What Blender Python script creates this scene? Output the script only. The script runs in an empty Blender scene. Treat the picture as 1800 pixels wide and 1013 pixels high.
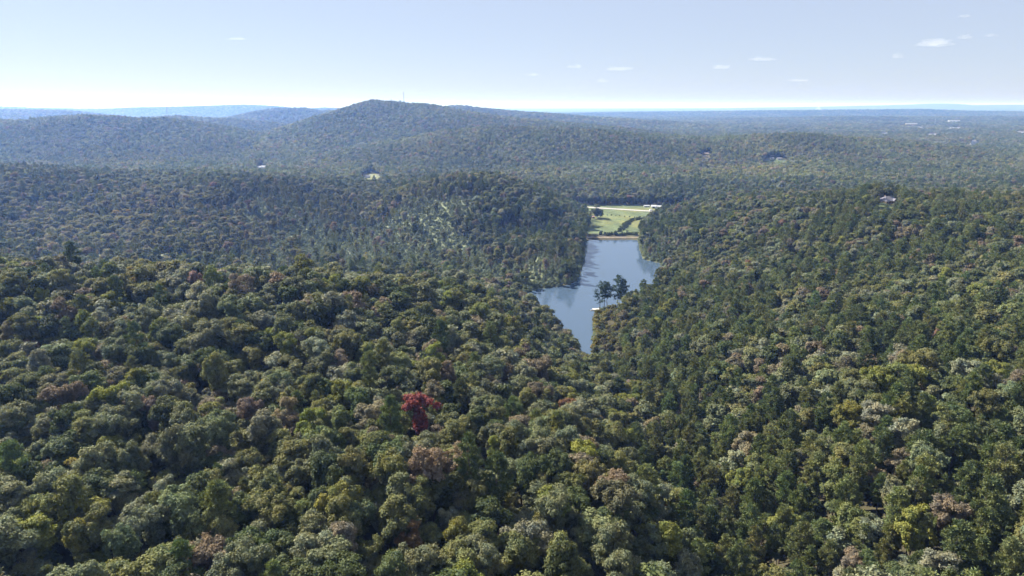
import bpy, math, random
import numpy as np
rng = np.random.default_rng(7); random.seed(7)
S = bpy.context.scene
# ------------------------------------------------------------------ camera
CAMZ = 165.0; PITCH = math.radians(15.0)
cam_d = bpy.data.cameras.new('camera'); cam = bpy.data.objects.new('camera', cam_d)
S.collection.objects.link(cam); S.camera = cam
cam_d.sensor_width = 36; cam_d.lens = 24; cam_d.clip_start = 1; cam_d.clip_end = 120000
cam.location = (0, 0, CAMZ); cam.rotation_euler = (math.pi/2 - PITCH, 0, 0)
# ------------------------------------------------------------------ sky, sun, exposure
SUN_AZ = math.radians(-52); SUN_EL = math.radians(42)      # azimuth from +Y towards +X
W = bpy.data.worlds.new('World'); S.world = W; W.use_nodes = True
wn = W.node_tree; wn.nodes.clear()
sky = wn.nodes.new('ShaderNodeTexSky'); sky.sky_type = 'NISHITA'; sky.sun_disc = False
sky.sun_elevation = SUN_EL; sky.sun_rotation = SUN_AZ
sky.altitude = 200; sky.air_density = 0.85; sky.dust_density = 0.25; sky.ozone_density = 1.2
bg = wn.nodes.new('ShaderNodeBackground'); bg.inputs[1].default_value = 0.056
wo = wn.nodes.new('ShaderNodeOutputWorld')
# thin even veil over the whole sky: the clear-sky model dimmed and a constant pale blue added
tn = wn.nodes.new('ShaderNodeVectorMath'); tn.operation = 'MULTIPLY_ADD'; tn.inputs[1].default_value = (.25, .25, .25); tn.inputs[2].default_value = (2.95, 3.3, 4.2)
wn.links.new(sky.outputs[0], tn.inputs[0]); wn.links.new(tn.outputs[0], bg.inputs[0])
wn.links.new(bg.outputs[0], wo.inputs[0])
sun_d = bpy.data.lights.new('sun', 'SUN'); sun_d.energy = 5.0; sun_d.angle = math.radians(0.53)
sun_d.color = (1.0, 0.95, 0.87)
sun = bpy.data.objects.new('sun', sun_d); S.collection.objects.link(sun)
sun.location = (0, 0, 600)
sun.rotation_euler = (math.pi/2 - SUN_EL, 0, math.pi - SUN_AZ)
S.view_settings.view_transform = 'Standard'; S.view_settings.look = 'None'
S.view_settings.exposure = 1.42; S.view_settings.gamma = 1.0
HAZE_DENSITY = 0.92e-4; HAZE_COLOR = (0.22, 0.42, 1.0)
S.render.engine = 'CYCLES'
c = S.cycles
c.max_bounces = 6; c.diffuse_bounces = 2; c.glossy_bounces = 2; c.transmission_bounces = 2
c.volume_bounces = 3; c.transparent_max_bounces = 4
c.use_adaptive_sampling = True; c.adaptive_threshold = 0.015
c.use_denoising = True; c.denoising_prefilter = 'ACCURATE'; c.denoising_input_passes = 'RGB_ALBEDO_NORMAL'
c.sample_clamp_indirect = 4.0

# ------------------------------------------------------------------ helpers
def link(o): S.collection.objects.link(o); return o
def ray(u, v):
    a = (u-900)/1200.0; b = (506.5-v)/1200.0
    return (a, math.cos(PITCH)+b*math.sin(PITCH), -math.sin(PITCH)+b*math.cos(PITCH))
def at_y(u, v, y):                      # pixel + depth -> point
    d = ray(u, v); return (d[0]/d[1]*y, y, CAMZ + d[2]/d[1]*y)
def at_z(u, v, z):                      # pixel + height -> point
    d = ray(u, v); t = (z-CAMZ)/d[2]; return (d[0]*t, d[1]*t, z)
def smooth(a, b, x):
    t = np.clip((x-a)/(b-a), 0, 1); return t*t*(3-2*t)
_perm = np.random.default_rng(3).random(65536)
def vnoise(x, y, s=0):
    x = np.asarray(x, float); y = np.asarray(y, float)
    xi = np.floor(x).astype(np.int64); yi = np.floor(y).astype(np.int64)
    fx = x-xi; fy = y-yi; fx = fx*fx*(3-2*fx); fy = fy*fy*(3-2*fy)
    h = lambda i, j: _perm[((i*73856093) ^ (j*19349663) ^ (s*83492791)) & 65535]
    return (h(xi,yi)*(1-fx)+h(xi+1,yi)*fx)*(1-fy)+(h(xi,yi+1)*(1-fx)+h(xi+1,yi+1)*fx)*fy
def fbm(x, y, s=0, o=4):
    r = 0; a = .5
    for k in range(o):
        r = r + a*vnoise(x*2**k, y*2**k, s+k); a *= .5
    return r/(1-.5**o)

# ------------------------------------------------------------------ materials
def nt(name):
    m = bpy.data.materials.new(name); m.use_nodes = True; n = m.node_tree
    n.nodes.clear(); out = n.nodes.new('ShaderNodeOutputMaterial'); return m, n, out
def simple(name, col, rough=.7, noise=.25, scale=1.0, metal=0):
    m, n, out = nt(name); p = n.nodes.new('ShaderNodeBsdfPrincipled')
    p.inputs['Roughness'].default_value = rough; p.inputs['Metallic'].default_value = metal
    tc = n.nodes.new('ShaderNodeTexCoord'); tx = n.nodes.new('ShaderNodeTexNoise'); tx.inputs['Scale'].default_value = scale
    tx.inputs['Detail'].default_value = 5
    mr = n.nodes.new('ShaderNodeMapRange'); mr.inputs['To Min'].default_value = 1-noise; mr.inputs['To Max'].default_value = 1+noise
    mx = n.nodes.new('ShaderNodeVectorMath'); mx.operation = 'SCALE'; mx.inputs[0].default_value = col
    n.links.new(tc.outputs['Object'], tx.inputs['Vector']); n.links.new(tx.outputs[0], mr.inputs[0])
    n.links.new(mr.outputs[0], mx.inputs['Scale']); n.links.new(mx.outputs[0], p.inputs['Base Color'])
    n.links.new(p.outputs[0], out.inputs[0]); return m
def leaf_material(name, trans=.3, var=.3, gloss=.10):
    m, n, out = nt(name)
    at = n.nodes.new('ShaderNodeAttribute'); at.attribute_type = 'INSTANCER'; at.attribute_name = 'tint'
    ge = n.nodes.new('ShaderNodeNewGeometry')
    mr = n.nodes.new('ShaderNodeMapRange'); mr.inputs['To Min'].default_value = 1-var; mr.inputs['To Max'].default_value = 1+var
    n.links.new(ge.outputs['Random Per Island'], mr.inputs[0])
    sc = n.nodes.new('ShaderNodeVectorMath'); sc.operation = 'SCALE'
    n.links.new(at.outputs['Color'], sc.inputs[0]); n.links.new(mr.outputs[0], sc.inputs['Scale'])
    tc = n.nodes.new('ShaderNodeTexCoord'); tx = n.nodes.new('ShaderNodeTexNoise'); tx.inputs['Scale'].default_value = .32; tx.inputs['Detail'].default_value = 3
    n.links.new(tc.outputs['Object'], tx.inputs['Vector']); rm = n.nodes.new('ShaderNodeMapRange'); rm.inputs['From Min'].default_value = .36; rm.inputs['From Max'].default_value = .64; n.links.new(tx.outputs[0], rm.inputs[0])
    mc = n.nodes.new('ShaderNodeMix'); mc.data_type = 'VECTOR'; mc.inputs[4].default_value = (.86, .95, 1.02); mc.inputs[5].default_value = (1.17, 1.08, .90); n.links.new(rm.outputs[0], mc.inputs[0])
    s2 = n.nodes.new('ShaderNodeVectorMath'); s2.operation = 'MULTIPLY'; n.links.new(sc.outputs[0], s2.inputs[0]); n.links.new(mc.outputs[1], s2.inputs[1]); sc = s2
    p = n.nodes.new('ShaderNodeBsdfPrincipled'); p.inputs['Roughness'].default_value = .6
    p.inputs['Specular IOR Level'].default_value = gloss
    n.links.new(sc.outputs[0], p.inputs['Base Color'])
    tr = n.nodes.new('ShaderNodeBsdfTranslucent')
    hs = n.nodes.new('ShaderNodeHueSaturation'); hs.inputs['Saturation'].default_value = 1.15; hs.inputs['Value'].default_value = 1.1
    n.links.new(sc.outputs[0], hs.inputs['Color']); n.links.new(hs.outputs[0], tr.inputs['Color'])
    mx = n.nodes.new('ShaderNodeMixShader'); mx.inputs[0].default_value = trans
    n.links.new(p.outputs[0], mx.inputs[1]); n.links.new(tr.outputs[0], mx.inputs[2])
    n.links.new(mx.outputs[0], out.inputs[0]); return m
M_LEAF = leaf_material('broadleaf'); M_NEEDLE = leaf_material('needles', trans=.18, var=.4)
M_BARK = simple('bark', (.09,.07,.055), .9, .4, 2.0)
M_PBARK = simple('pine_bark', (.12,.08,.06), .9, .4, 2.0)
M_GREYWOOD = simple('weathered_wood', (.30,.28,.25), .9, .3, 3.0)
def ground_material():
    m, n, out = nt('ground_cover'); p = n.nodes.new('ShaderNodeBsdfPrincipled'); p.inputs['Roughness'].default_value = .95
    p.inputs['Specular IOR Level'].default_value = .1
    at = n.nodes.new('ShaderNodeAttribute'); at.attribute_name = 'col'
    ge = n.nodes.new('ShaderNodeNewGeometry')
    t1 = n.nodes.new('ShaderNodeTexNoise'); t1.inputs['Scale'].default_value = .15; t1.inputs['Detail'].default_value = 8; t1.inputs['Roughness'].default_value = .7
    n.links.new(ge.outputs['Position'], t1.inputs['Vector'])
    mr = n.nodes.new('ShaderNodeMapRange'); mr.inputs['From Min'].default_value = .3; mr.inputs['From Max'].default_value = .7
    mr.inputs['To Min'].default_value = .65; mr.inputs['To Max'].default_value = 1.3
    n.links.new(t1.outputs[0], mr.inputs[0])
    sc = n.nodes.new('ShaderNodeVectorMath'); sc.operation = 'SCALE'
    n.links.new(at.outputs['Color'], sc.inputs[0]); n.links.new(mr.outputs[0], sc.inputs['Scale'])
    n.links.new(sc.outputs[0], p.inputs['Base Color']); n.links.new(p.outputs[0], out.inputs[0]); return m
M_GROUND = ground_material()
def water_material():
    m, n, out = nt('lake_water'); p = n.nodes.new('ShaderNodeBsdfPrincipled')
    p.inputs['Base Color'].default_value = (.055,.085,.125,1); p.inputs['Roughness'].default_value = .06; p.inputs['IOR'].default_value = 1.33
    ge = n.nodes.new('ShaderNodeNewGeometry')
    mp = n.nodes.new('ShaderNodeMapping'); mp.inputs['Scale'].default_value = (.5,.9,1)
    t1 = n.nodes.new('ShaderNodeTexNoise'); t1.inputs['Scale'].default_value = 1.0; t1.inputs['Detail'].default_value = 3
    t2 = n.nodes.new('ShaderNodeTexNoise'); t2.inputs['Scale'].default_value = .018; t2.inputs['Detail'].default_value = 3
    n.links.new(ge.outputs['Position'], mp.inputs[0]); n.links.new(mp.outputs[0], t1.inputs['Vector']); n.links.new(mp.outputs[0], t2.inputs['Vector'])
    mr = n.nodes.new('ShaderNodeMapRange'); mr.inputs['From Min'].default_value = .38; mr.inputs['From Max'].default_value = .62
    mr.inputs['To Min'].default_value = .03; mr.inputs['To Max'].default_value = .22
    n.links.new(t2.outputs[0], mr.inputs[0])
    b = n.nodes.new('ShaderNodeBump'); b.inputs['Distance'].default_value = .25
    n.links.new(mr.outputs[0], b.inputs['Strength']); n.links.new(t1.outputs[0], b.inputs['Height'])
    n.links.new(b.outputs[0], p.inputs['Normal']); n.links.new(p.outputs[0], out.inputs[0]); return m
M_WATER = water_material()

# ------------------------------------------------------------------ terrain heights
# (u, v, depth): a pixel on the tree tops, its distance judged by the size of the crowns there; ground lies a tree below
T = 17.0
TOPS = [(-100,1000,105),(0,1000,108),(300,1000,112),(600,1000,116),(900,1000,124),
 (-100,700,185),(200,700,185),(500,700,190),(700,700,195),(900,800,168),(900,650,255),(800,560,310),(650,580,265),(300,560,255),(0,560,250),
 (-150,455,330),(0,455,330),(200,458,330),(400,466,340),(560,470,350),(700,482,370),(820,497,415),(900,540,400),
 (1080,1000,128),(1100,850,165),(1040,720,255),
 (1700,950,138),(1900,950,135),(1560,860,165),(1800,800,175),(1500,700,225),(1750,700,205),(1900,650,220),
 (1300,600,320),(1500,600,290),(1700,600,270),(1900,560,290),
 (1300,500,450),(1500,500,400),(1700,500,360),(1900,500,330),(1200,450,640),(1350,420,600),(1550,420,520),(1800,420,470),
 (1300,347,800),(1450,332,760),(1600,337,715),(1760,336,650),(1900,345,600),(1200,362,860),
 (810,306,950),(700,318,960),(880,315,930),(960,335,930),(600,325,985),(500,306,1000),(400,300,1000),(250,305,1000),(120,295,1000),(0,286,1000),(-150,284,1000),
 (800,400,790),(650,400,800),(450,380,830),(250,380,830),(50,370,850),(900,420,760),(1010,390,900),
 (1500,300,1350),(1700,310,1250),(1900,310,1200),(1250,290,1600),(1400,270,1700),(1700,280,1600)]
GROUND = [(1380,930,34,0),(1470,1013,34,0)]      # ravine floor given below in world units
PTS = []
for u, v, y in TOPS:
    p = at_y(u, v, y); PTS.append((p[0], p[1], p[2]-(T if y < 290 else 17 if y < 600 and u < 950 else 24 if y < 600 else 26 if y < 900 or u > 1100 else (42 if u > 560 else 32) if u < 720 else 19)))
# ravine from under the camera's side to the narrow end of the lake; valley floors
for p in [(64,105,31),(67,150,24),(63,205,19),(58,260,14),(54,320,9),(52,380,2.5),(60,60,46),
          (45,480,2),(110,560,2),(30,560,4),(170,640,6),(30,700,12),(20,630,4),(120,760,3),(150,880,2),(190,1000,1),(240,1100,1),(160,1100,1),(80,1110,4),
          (-60,610,10),(-200,620,10),(-350,630,11),(-500,640,14),(-700,650,20),(-60,520,14),(-200,470,16),(-380,480,16),(-560,500,18),(-300,430,26),(-130,450,24),(-450,450,26),
          (-60,1250,14),(-250,1350,16),(-500,1400,18),(-800,1400,20),(-1100,1400,25),(250,1250,8),(420,1150,14),(600,1000,25),(800,1000,30),
          (-330,1560,10),(-600,1680,16),(-900,1700,22),(100,1500,12),(400,1500,16),
          (0,30,52),(-60,40,62),(90,40,48),(0,80,56)]: PTS.append(p)
for a in np.radians([-50,-35,-20,-8,5,18,32,50]):
    for r in (2600, 4200, 8000): PTS.append((r*math.sin(a), r*math.cos(a), 14))
HOUSE = at_y(1560, 356, 715); PTS.append((HOUSE[0], HOUSE[1], HOUSE[2]+3)); q_ = at_y(1616, 366, 705); PTS.append((q_[0], q_[1], q_[2]+2)); PTS = np.array(PTS)
def warp(x, y):
    r = np.hypot(x, y); az = np.arctan2(x, y)
    return np.stack([np.clip(az, -.95, .95)*2.2, np.log(np.clip(r, 40, 9000))], -1)
def tps_k(d2): return .5*d2*np.log(d2+1e-12)
_P = warp(PTS[:,0], PTS[:,1]); _n = len(_P)
_A = np.zeros((_n+3, _n+3)); _d2 = ((_P[:,None]-_P[None])**2).sum(-1)
_A[:_n,:_n] = tps_k(_d2)+np.eye(_n)*.0012; _A[:_n,_n] = 1; _A[:_n,_n+1:] = _P; _A[_n,:_n] = 1; _A[_n+1:,:_n] = _P.T
_w = np.linalg.solve(_A, np.r_[PTS[:,2], 0, 0, 0])
def tps(x, y):
    q = warp(x, y).reshape(-1, 2); out = np.empty(len(q))
    for i in range(0, len(q), 20000):
        qq = q[i:i+20000]; d2 = ((qq[:,None]-_P[None])**2).sum(-1)
        out[i:i+20000] = tps_k(d2) @ _w[:_n] + _w[_n] + qq @ _w[_n+1:]
    return out.reshape(np.shape(x))
RIDGES = [  # depth, width, crest seen at these pixels
 (2900, 620, [(330,290),(400,262),(450,245),(500,229),(560,208),(600,196),(640,183),(655,179),(680,181),(720,185),(760,187),(800,195),(850,203),(900,210),(1000,219),(1100,228),(1200,240),(1300,262)]),
 (4600, 800, [(700,210),(760,197),(790,188),(810,187),(850,192),(900,197),(960,201),(1050,208),(1200,217),(1350,232)]),
 (2050, 330, [(560,270),(700,250),(780,232),(850,227),(950,226),(1060,233),(1150,240),(1250,246),(1350,240),(1420,238),(1500,245),(1600,251),(1700,262),(1800,269),(2000,275)]),
 (2350, 480, [(-300,216),(-100,217),(0,215),(60,215),(90,210),(150,206),(200,208),(240,213),(280,211),(330,217),(380,227),(430,238),(490,256),(560,290)]),
 (3500, 420, [(150,225),(230,212),(280,208),(310,206),(350,209),(400,212),(450,216),(520,224)]),
 (5200, 620, [(-300,194),(0,194),(110,196),(150,201),(200,207),(260,212)]),
 (5000, 650, [(380,212),(420,206),(460,196),(490,192),(530,191),(560,196),(590,196),(620,199),(700,206)]),
 (9500, 900, [(-300,190),(0,189),(60,192),(180,194),(240,191),(300,190),(340,189),(430,186),(490,189),(530,195),(570,191),(640,194)]),
 (6200, 700, [(1150,214),(1300,210),(1400,208),(1500,206),(1600,207),(1800,206),(2100,208)]),
 (9500, 900, [(1000,201),(1100,199),(1300,197),(1500,195),(1620,194),(1700,197),(1800,198),(2100,197)]),
 (23000, 2500, [(800,191.5),(1100,191),(1300,189.5),(1450,187.5),(1600,184),(1640,182),(1665,182),(1685,185),(1800,184),(2100,185)]),
 (30000, 2500, [(-400,189),(300,189),(900,190.5),(1500,190),(2200,189)]),
]
_RX = []
for y0, w, px in RIDGES:
    q = np.array([at_y(u, v, y0) for u, v in px]); _RX.append((y0, w, q[:,0], q[:,2]-(13 if y0 < 9000 else 4)))
def poly_sd(x, y, P):                 # signed distance, negative inside
    P = np.asarray(P); x = np.asarray(x, float); y = np.asarray(y, float); d = np.full(x.shape, 1e18); ins = np.zeros(x.shape, bool)
    for i in range(len(P)):
        ax, ay = P[i]; bx, by = P[(i+1) % len(P)]; ex, ey = bx-ax, by-ay
        t = np.clip(((x-ax)*ex+(y-ay)*ey)/(ex*ex+ey*ey), 0, 1)
        d = np.minimum(d, (x-ax-t*ex)**2+(y-ay-t*ey)**2)
        ins ^= ((ay > y) != (by > y)) & (x < ex*(y-ay)/(ey if ey else 1e-9)+ax)
    return np.where(ins, -1, 1)*np.sqrt(d)
LAKE = [at_z(u, v, 0)[:2] for u, v in [(1049,672),(1030,668),(1003,620),(982,588),(955,562),(922,538),(915,518),(945,508),(985,504),(1010,497),(1019,483),(1025,455),(1029,422),
        (1122,422),(1126,440),(1131,456),(1160,463),(1174,476),(1170,498),(1150,518),(1112,534),(1085,543),(1064,546),(1049,546),(1044,558),(1041,580),(1042,610),(1050,650)]]
FIELD = [at_z(u, v, .5)[:2] for u, v in [(1030,413),(1043,398),(1040,385),(1033,377),(1012,371),(1012,362.5),(1215,362.5),(1215,374),(1160,382),(1143,394),(1130,404),(1128,413)]]
CLEAR = []    # (x, y, rx, ry, colour): openings in the woods
def opening(x, y, rx, ry, col, back=14):
    r = math.hypot(x, y); k = (r-ry+back)/r; CLEAR.append((x*k, y*k, rx, ry, col, math.atan2(x, y)))
def in_opening(x, y, c_):
    cx, cy, a, b, _, t = c_; dx, dy_ = x-cx, y-cy; l = dx*math.sin(t)+dy_*math.cos(t); w = dx*math.cos(t)-dy_*math.sin(t); return np.hypot(w/a, l/b)
def clearing(u, v, z, rx, ry, col):     # the far edge shows at this pixel; the opening runs from there towards the valley
    p = at_z(u, v, z)
    for _ in range(6): p = at_z(u, v, .5*p[2]+.5*h1(p[0], p[1]))
    opening(p[0], p[1], rx, ry, col); return p
GRASS = (.098,.122,.056); TAN = (.36,.29,.19); DRY = (.33,.29,.12)
def height(x, y):
    x = np.asarray(x, float); y = np.asarray(y, float); r = np.hypot(x, y)
    h = np.maximum(tps(x, y), 1.0)
    far = smooth(2300, 4200, r); h = h*(1-far)+(10+16*fbm(x/1500, y/1500, 5))*far
    h = h+(fbm(x/140, y/140, 11)-.5)*smooth(150, 700, r)*8+(fbm(x/600, y/600, 12)-.5)*smooth(900, 2500, r)*30*(1-.6*smooth(5000,8000,r))
    for y0, w, rx, rz in _RX:
        zc = np.interp(x, rx, rz); edge = np.maximum(np.maximum(rx[0]-x, x-rx[-1]), 0)
        zc = zc*np.exp(-(edge/(.25*y0))**2)
        g = np.exp(-(np.abs(y-y0)/w)**2)
        rr = zc*g*(1+.12*(fbm(x/260, y/260, 17)-.5)*(1-g))
        if y0 < 2500: rr = rr-(1-g)*8
        h = np.where(rr > h, rr, h)+0
    fd = poly_sd(x, y, FIELD); f = 1-smooth(0, 45, fd); h = h*(1-f)+.5*f
    d = poly_sd(x, y, LAKE)
    sh = .35+.10*np.maximum(d, 0); k = smooth(4, 60, d); h = np.where(d > 0, sh*(1-k)+np.maximum(h, 1.5)*k, -.15-.12*np.minimum(-d, 25))
    return h

# polar-spaced sheet round the site: fine in front, coarse behind, to 36 km
az = np.radians(np.r_[np.arange(-180, -56, 6), np.arange(-56, 56.01, .32), np.arange(60, 180, 6)])
lr = np.concatenate([np.arange(math.log(28), math.log(36000), .0115), [math.log(36000)]])
AZ, LR = np.meshgrid(az, lr, indexing='ij'); GX = np.exp(LR)*np.sin(AZ); GY = np.exp(LR)*np.cos(AZ)
GZ = height(GX, GY)
def hgt(x, y):                          # bilinear look-up in the sheet, so that feet stand on the mesh
    a = np.arctan2(x, y); l = np.log(np.maximum(np.hypot(x, y), 28.01))
    i = np.clip(np.searchsorted(az, a)-1, 0, len(az)-2); j = np.clip(np.searchsorted(lr, l)-1, 0, len(lr)-2)
    s = np.clip((a-az[i])/(az[i+1]-az[i]), 0, 1); t = np.clip((l-lr[j])/(lr[j+1]-lr[j]), 0, 1)
    return (GZ[i,j]*(1-s)+GZ[i+1,j]*s)*(1-t)+(GZ[i,j+1]*(1-s)+GZ[i+1,j+1]*s)*t
def h1(x, y): return float(hgt(np.array([x]), np.array([y]))[0])

# openings
clearing(1616, 363, 62, 9, 78, DRY)
clearing(652, 305, 10, 24, 215, (.17,.18,.09)); clearing(460, 295, 9, 15, 165, GRASS)
clearing(1240, 271, 45, 16, 60, (.27,.23,.15)); clearing(1365, 279, 30, 34, 90, GRASS)
opening(HOUSE[0], HOUSE[1], 12, 60, GRASS, 12)
TOWN = []      # far works buildings on the plain: pixel, length
for u, v, L, dep, col in [(1602,221,85,30,TAN),(1641,238,60,24,TAN),(1680,204,120,40,(.6,.6,.6)),(1681,228,75,26,(.6,.6,.6)),(1797,235,55,30,(.75,.75,.74)),(1556,238,30,16,(.7,.7,.7)),(1712,251,34,16,(.6,.62,.64)),(1620,224,40,18,(.62,.6,.56))]:
    p = at_z(u, v, 22); gz = h1(p[0], p[1]); p = at_z(u, v, gz+7); TOWN.append((p[0], p[1], h1(p[0], p[1]), L, dep, col))
    opening(p[0], p[1], L*.55, 185, TAN if col == TAN else (.20,.19,.13), 30)

LITTER = np.array((.062,.055,.032)); CANOPY = np.array((.05,.062,.03)); VINE = np.array((.17,.19,.105))
def open_slope(x, y):                   # thin woods over vines on the hill beyond the valley
    return smooth(.37, .58, fbm(x/60, y/75, 31)*.78+.36*np.exp(-((x+150)/190)**2-((y-760)/150)**2))*np.exp(-((x+160)/360)**4-((y-780)/230)**4)
R_ = np.hypot(GX, GY)[..., None]
col = LITTER*(1-smooth(3500, 9000, R_))+CANOPY*smooth(3500, 9000, R_)
col = col*(.8+.4*fbm(GX/400, GY/400, 41))[..., None]
o_ = open_slope(GX, GY)[..., None]; col = col*(1-o_)+VINE*o_
fd = poly_sd(GX, GY, FIELD)[..., None]; f = 1-smooth(-2, 10, fd)
fcol = np.array(GRASS)*(1+.10*np.sign(np.sin((GX*.8+GY*.25)/4.5)))[..., None]*(.85+.4*fbm(GX/35, GY/60, 42))[..., None]+np.array((.05,.03,.0))*smooth(.5,.7,fbm(GX/50, GY/50, 43))[..., None]
col = col*(1-f)+fcol*f
for c_ in CLEAR:
    w_ = (1-smooth(.75, 1.1, in_opening(GX, GY, c_)))[..., None]; col = col*(1-w_)+np.array(c_[4])*w_
nA, nR = AZ.shape
verts = np.stack([GX, GY, GZ], -1).reshape(-1, 3)
ii, jj = np.meshgrid(np.arange(nA), np.arange(nR-1), indexing='ij'); i2 = (ii+1) % nA
quads = np.stack([ii*nR+jj, ii*nR+jj+1, i2*nR+jj+1, i2*nR+jj], -1).reshape(-1, 4)
def np_mesh(name, V, F, mats=(), smooth_=False, midx=None):
    me = bpy.data.meshes.new(name); V = np.asarray(V, np.float32); F = np.asarray(F, np.int32); k = F.shape[1]
    me.vertices.add(len(V)); me.vertices.foreach_set('co', V.ravel())
    me.loops.add(F.size); me.loops.foreach_set('vertex_index', F.ravel())
    me.polygons.add(len(F)); me.polygons.foreach_set('loop_start', np.arange(0, F.size, k, dtype=np.int32))
    if midx is not None: me.polygons.foreach_set('material_index', np.asarray(midx, np.int32))
    for m in mats: me.materials.append(m)
    me.update(calc_edges=True)
    if smooth_: me.polygons.foreach_set('use_smooth', np.ones(len(F), bool))
    return me
cv = len(verts); verts = np.r_[verts, [[0, 0, h1(0, 28)]]]
fan = np.array([[cv, i*nR, ((i+1) % nA)*nR, ((i+1) % nA)*nR] for i in range(nA)])
me = np_mesh('ground', verts, quads, [M_GROUND], True)
a_ = me.attributes.new('col', 'FLOAT_COLOR', 'POINT')
a_.data.foreach_set('color', np.c_[np.r_[col.reshape(-1, 3), [LITTER]], np.ones(cv+1)].astype(np.float32).ravel())
ground = link(bpy.data.objects.new('ground', me)); ground['kind'] = 'structure'
ground['label'] = 'wooded hills, valley floor and far plain'

# ------------------------------------------------------------------ lake, dam, road
class MB:
    def __init__(s): s.v = []; s.f = []
    def box(s, x0, x1, y0, y1, z0, z1):
        k = len(s.v); s.v += [(x0,y0,z0),(x1,y0,z0),(x1,y1,z0),(x0,y1,z0),(x0,y0,z1),(x1,y0,z1),(x1,y1,z1),(x0,y1,z1)]
        s.f += [tuple(k+i for i in q) for q in ((3,2,1,0),(4,5,6,7),(0,1,5,4),(1,2,6,5),(2,3,7,6),(3,0,4,7))]; return s
    def poly(s, pts): k = len(s.v); s.v += pts; s.f.append(tuple(range(k, k+len(pts)))); return s
    def prism(s, prof, y0, y1):          # profile in x,z pushed along y
        k = len(s.v); n = len(prof); s.v += [(a,y0,b) for a, b in prof]+[(a,y1,b) for a, b in prof]
        s.f += [tuple(range(k, k+n)), tuple(range(k+2*n-1, k+n-1, -1))]+[(k+i, k+n+i, k+n+(i+1) % n, k+(i+1) % n) for i in range(n)]; return s
    def tube(s, pts, rads, n=6):
        k0 = len(s.v)
        for i, (p, r) in enumerate(zip(pts, rads)):
            p = np.array(p, float); q = np.array(pts[min(i+1, len(pts)-1)], float)-np.array(pts[max(i-1, 0)], float); q /= np.linalg.norm(q)+1e-9
            a = np.cross(q, (1,0,0) if abs(q[0]) < .8 else (0,1,0)); a /= np.linalg.norm(a); b = np.cross(q, a)
            for j in range(n):
                t = 2*math.pi*j/n; s.v.append(tuple(p+r*(math.cos(t)*a+math.sin(t)*b)))
            if i:
                k = k0+(i-1)*n; s.f += [(k+j, k+(j+1) % n, k+n+(j+1) % n, k+n+j) for j in range(n)]
        s.f.append(tuple(range(k0+(len(pts)-1)*n, k0+len(pts)*n))); return s
    def build(s, name, mat, parent=None, loc=None, rz=0):
        me = bpy.data.meshes.new(name); me.from_pydata(s.v, [], s.f); me.materials.append(mat); me.update()
        import bmesh
        b = bmesh.new(); b.from_mesh(me); bmesh.ops.recalc_face_normals(b, faces=b.faces); b.to_mesh(me); b.free()
        o = link(bpy.data.objects.new(name, me)); o.parent = parent
        if loc is not None: o.location = loc; o.rotation_euler.z = rz
        return o
def tag(o, label, cat, group=None):
    o['label'] = label; o['category'] = cat
    if group: o['group'] = group
    return o
def empty(name, loc, rz=0):
    o = link(bpy.data.objects.new(name, None)); o.location = loc; o.rotation_euler.z = rz; o.empty_display_size = 1; return o

lx = [p[0] for p in LAKE]; ly = [p[1] for p in LAKE]
mb = MB(); n = 40
xs = np.linspace(min(lx)-15, max(lx)+15, n); ys = np.linspace(min(ly)-15, max(ly)+4, n)
mb.v = [(x, y, 0) for x in xs for y in ys]; mb.f = [(i*n+j, (i+1)*n+j, (i+1)*n+j+1, i*n+j+1) for i in range(n-1) for j in range(n-1)
    if poly_sd(np.array([xs[i]]), np.array([ys[j]]), LAKE)[0] < 16]
lake = mb.build('lake', M_WATER); lake['kind'] = 'structure'; lake['label'] = 'narrow blue lake between wooded hills'
# earth dam across the far end
dy = at_z(1075, 419.5, 0)[1]; dx0 = at_z(1018, 420, 0)[0]; dx1 = at_z(1134, 420, 0)[0]
xs = np.linspace(dx0, dx1, 40); mb = MB(); prof = [(-6,-1.2),(-3.2,.5),(-1.5,1.7),(1.8,1.8),(6,.2),(9,-1.2)]
for i, x in enumerate(xs):
    for k, (a, z) in enumerate(prof): mb.v.append((x, dy+a+1.2*math.sin(i*.9)*.4+random.uniform(-.3,.3), z+random.uniform(-.12,.12)))
    if i: q = (i-1)*6; mb.f += [(q+k, q+6+k, q+7+k, q+k+1) for k in range(5)]
dam = mb.build('dam', simple('dry_bank', (.22,.175,.12), .95, .35, .4)); dam['kind'] = 'structure'; dam['label'] = 'low dry-grass dam closing the end of the lake'
# valley road beyond the field
ra = at_z(1058, 367.0, .9); rb = at_z(1155, 373.0, .9); sl = (rb[1]-ra[1])/(rb[0]-ra[0])
def road_y(x): return ra[1]+sl*(x-ra[0])
mb = MB(); xs = np.linspace(112, 420, 50)
for i, x in enumerate(xs):
    for a in (-5.5, 5.5): mb.v.append((x, road_y(x)+a, max(h1(x, road_y(x)+a), .5)+.35))
    if i: q = (i-1)*2; mb.f.append((q, q+2, q+3, q+1))
road = mb.build('road', simple('pale_road', (.36,.345,.33), .8, .15, .3)); road['kind'] = 'structure'; road['label'] = 'pale road along the far edge of the field'
mb = MB()
for i, x in enumerate(xs):
    for a in (-.12, .12): mb.v.append((x, road_y(x)+a, max(h1(x, road_y(x)+a), .5)+.36))
    if i: q = (i-1)*2; mb.f.append((q, q+2, q+3, q+1))
mb.build('centre_line', simple('yellow_paint', (.55,.42,.08), .7, .1), road)

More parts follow.
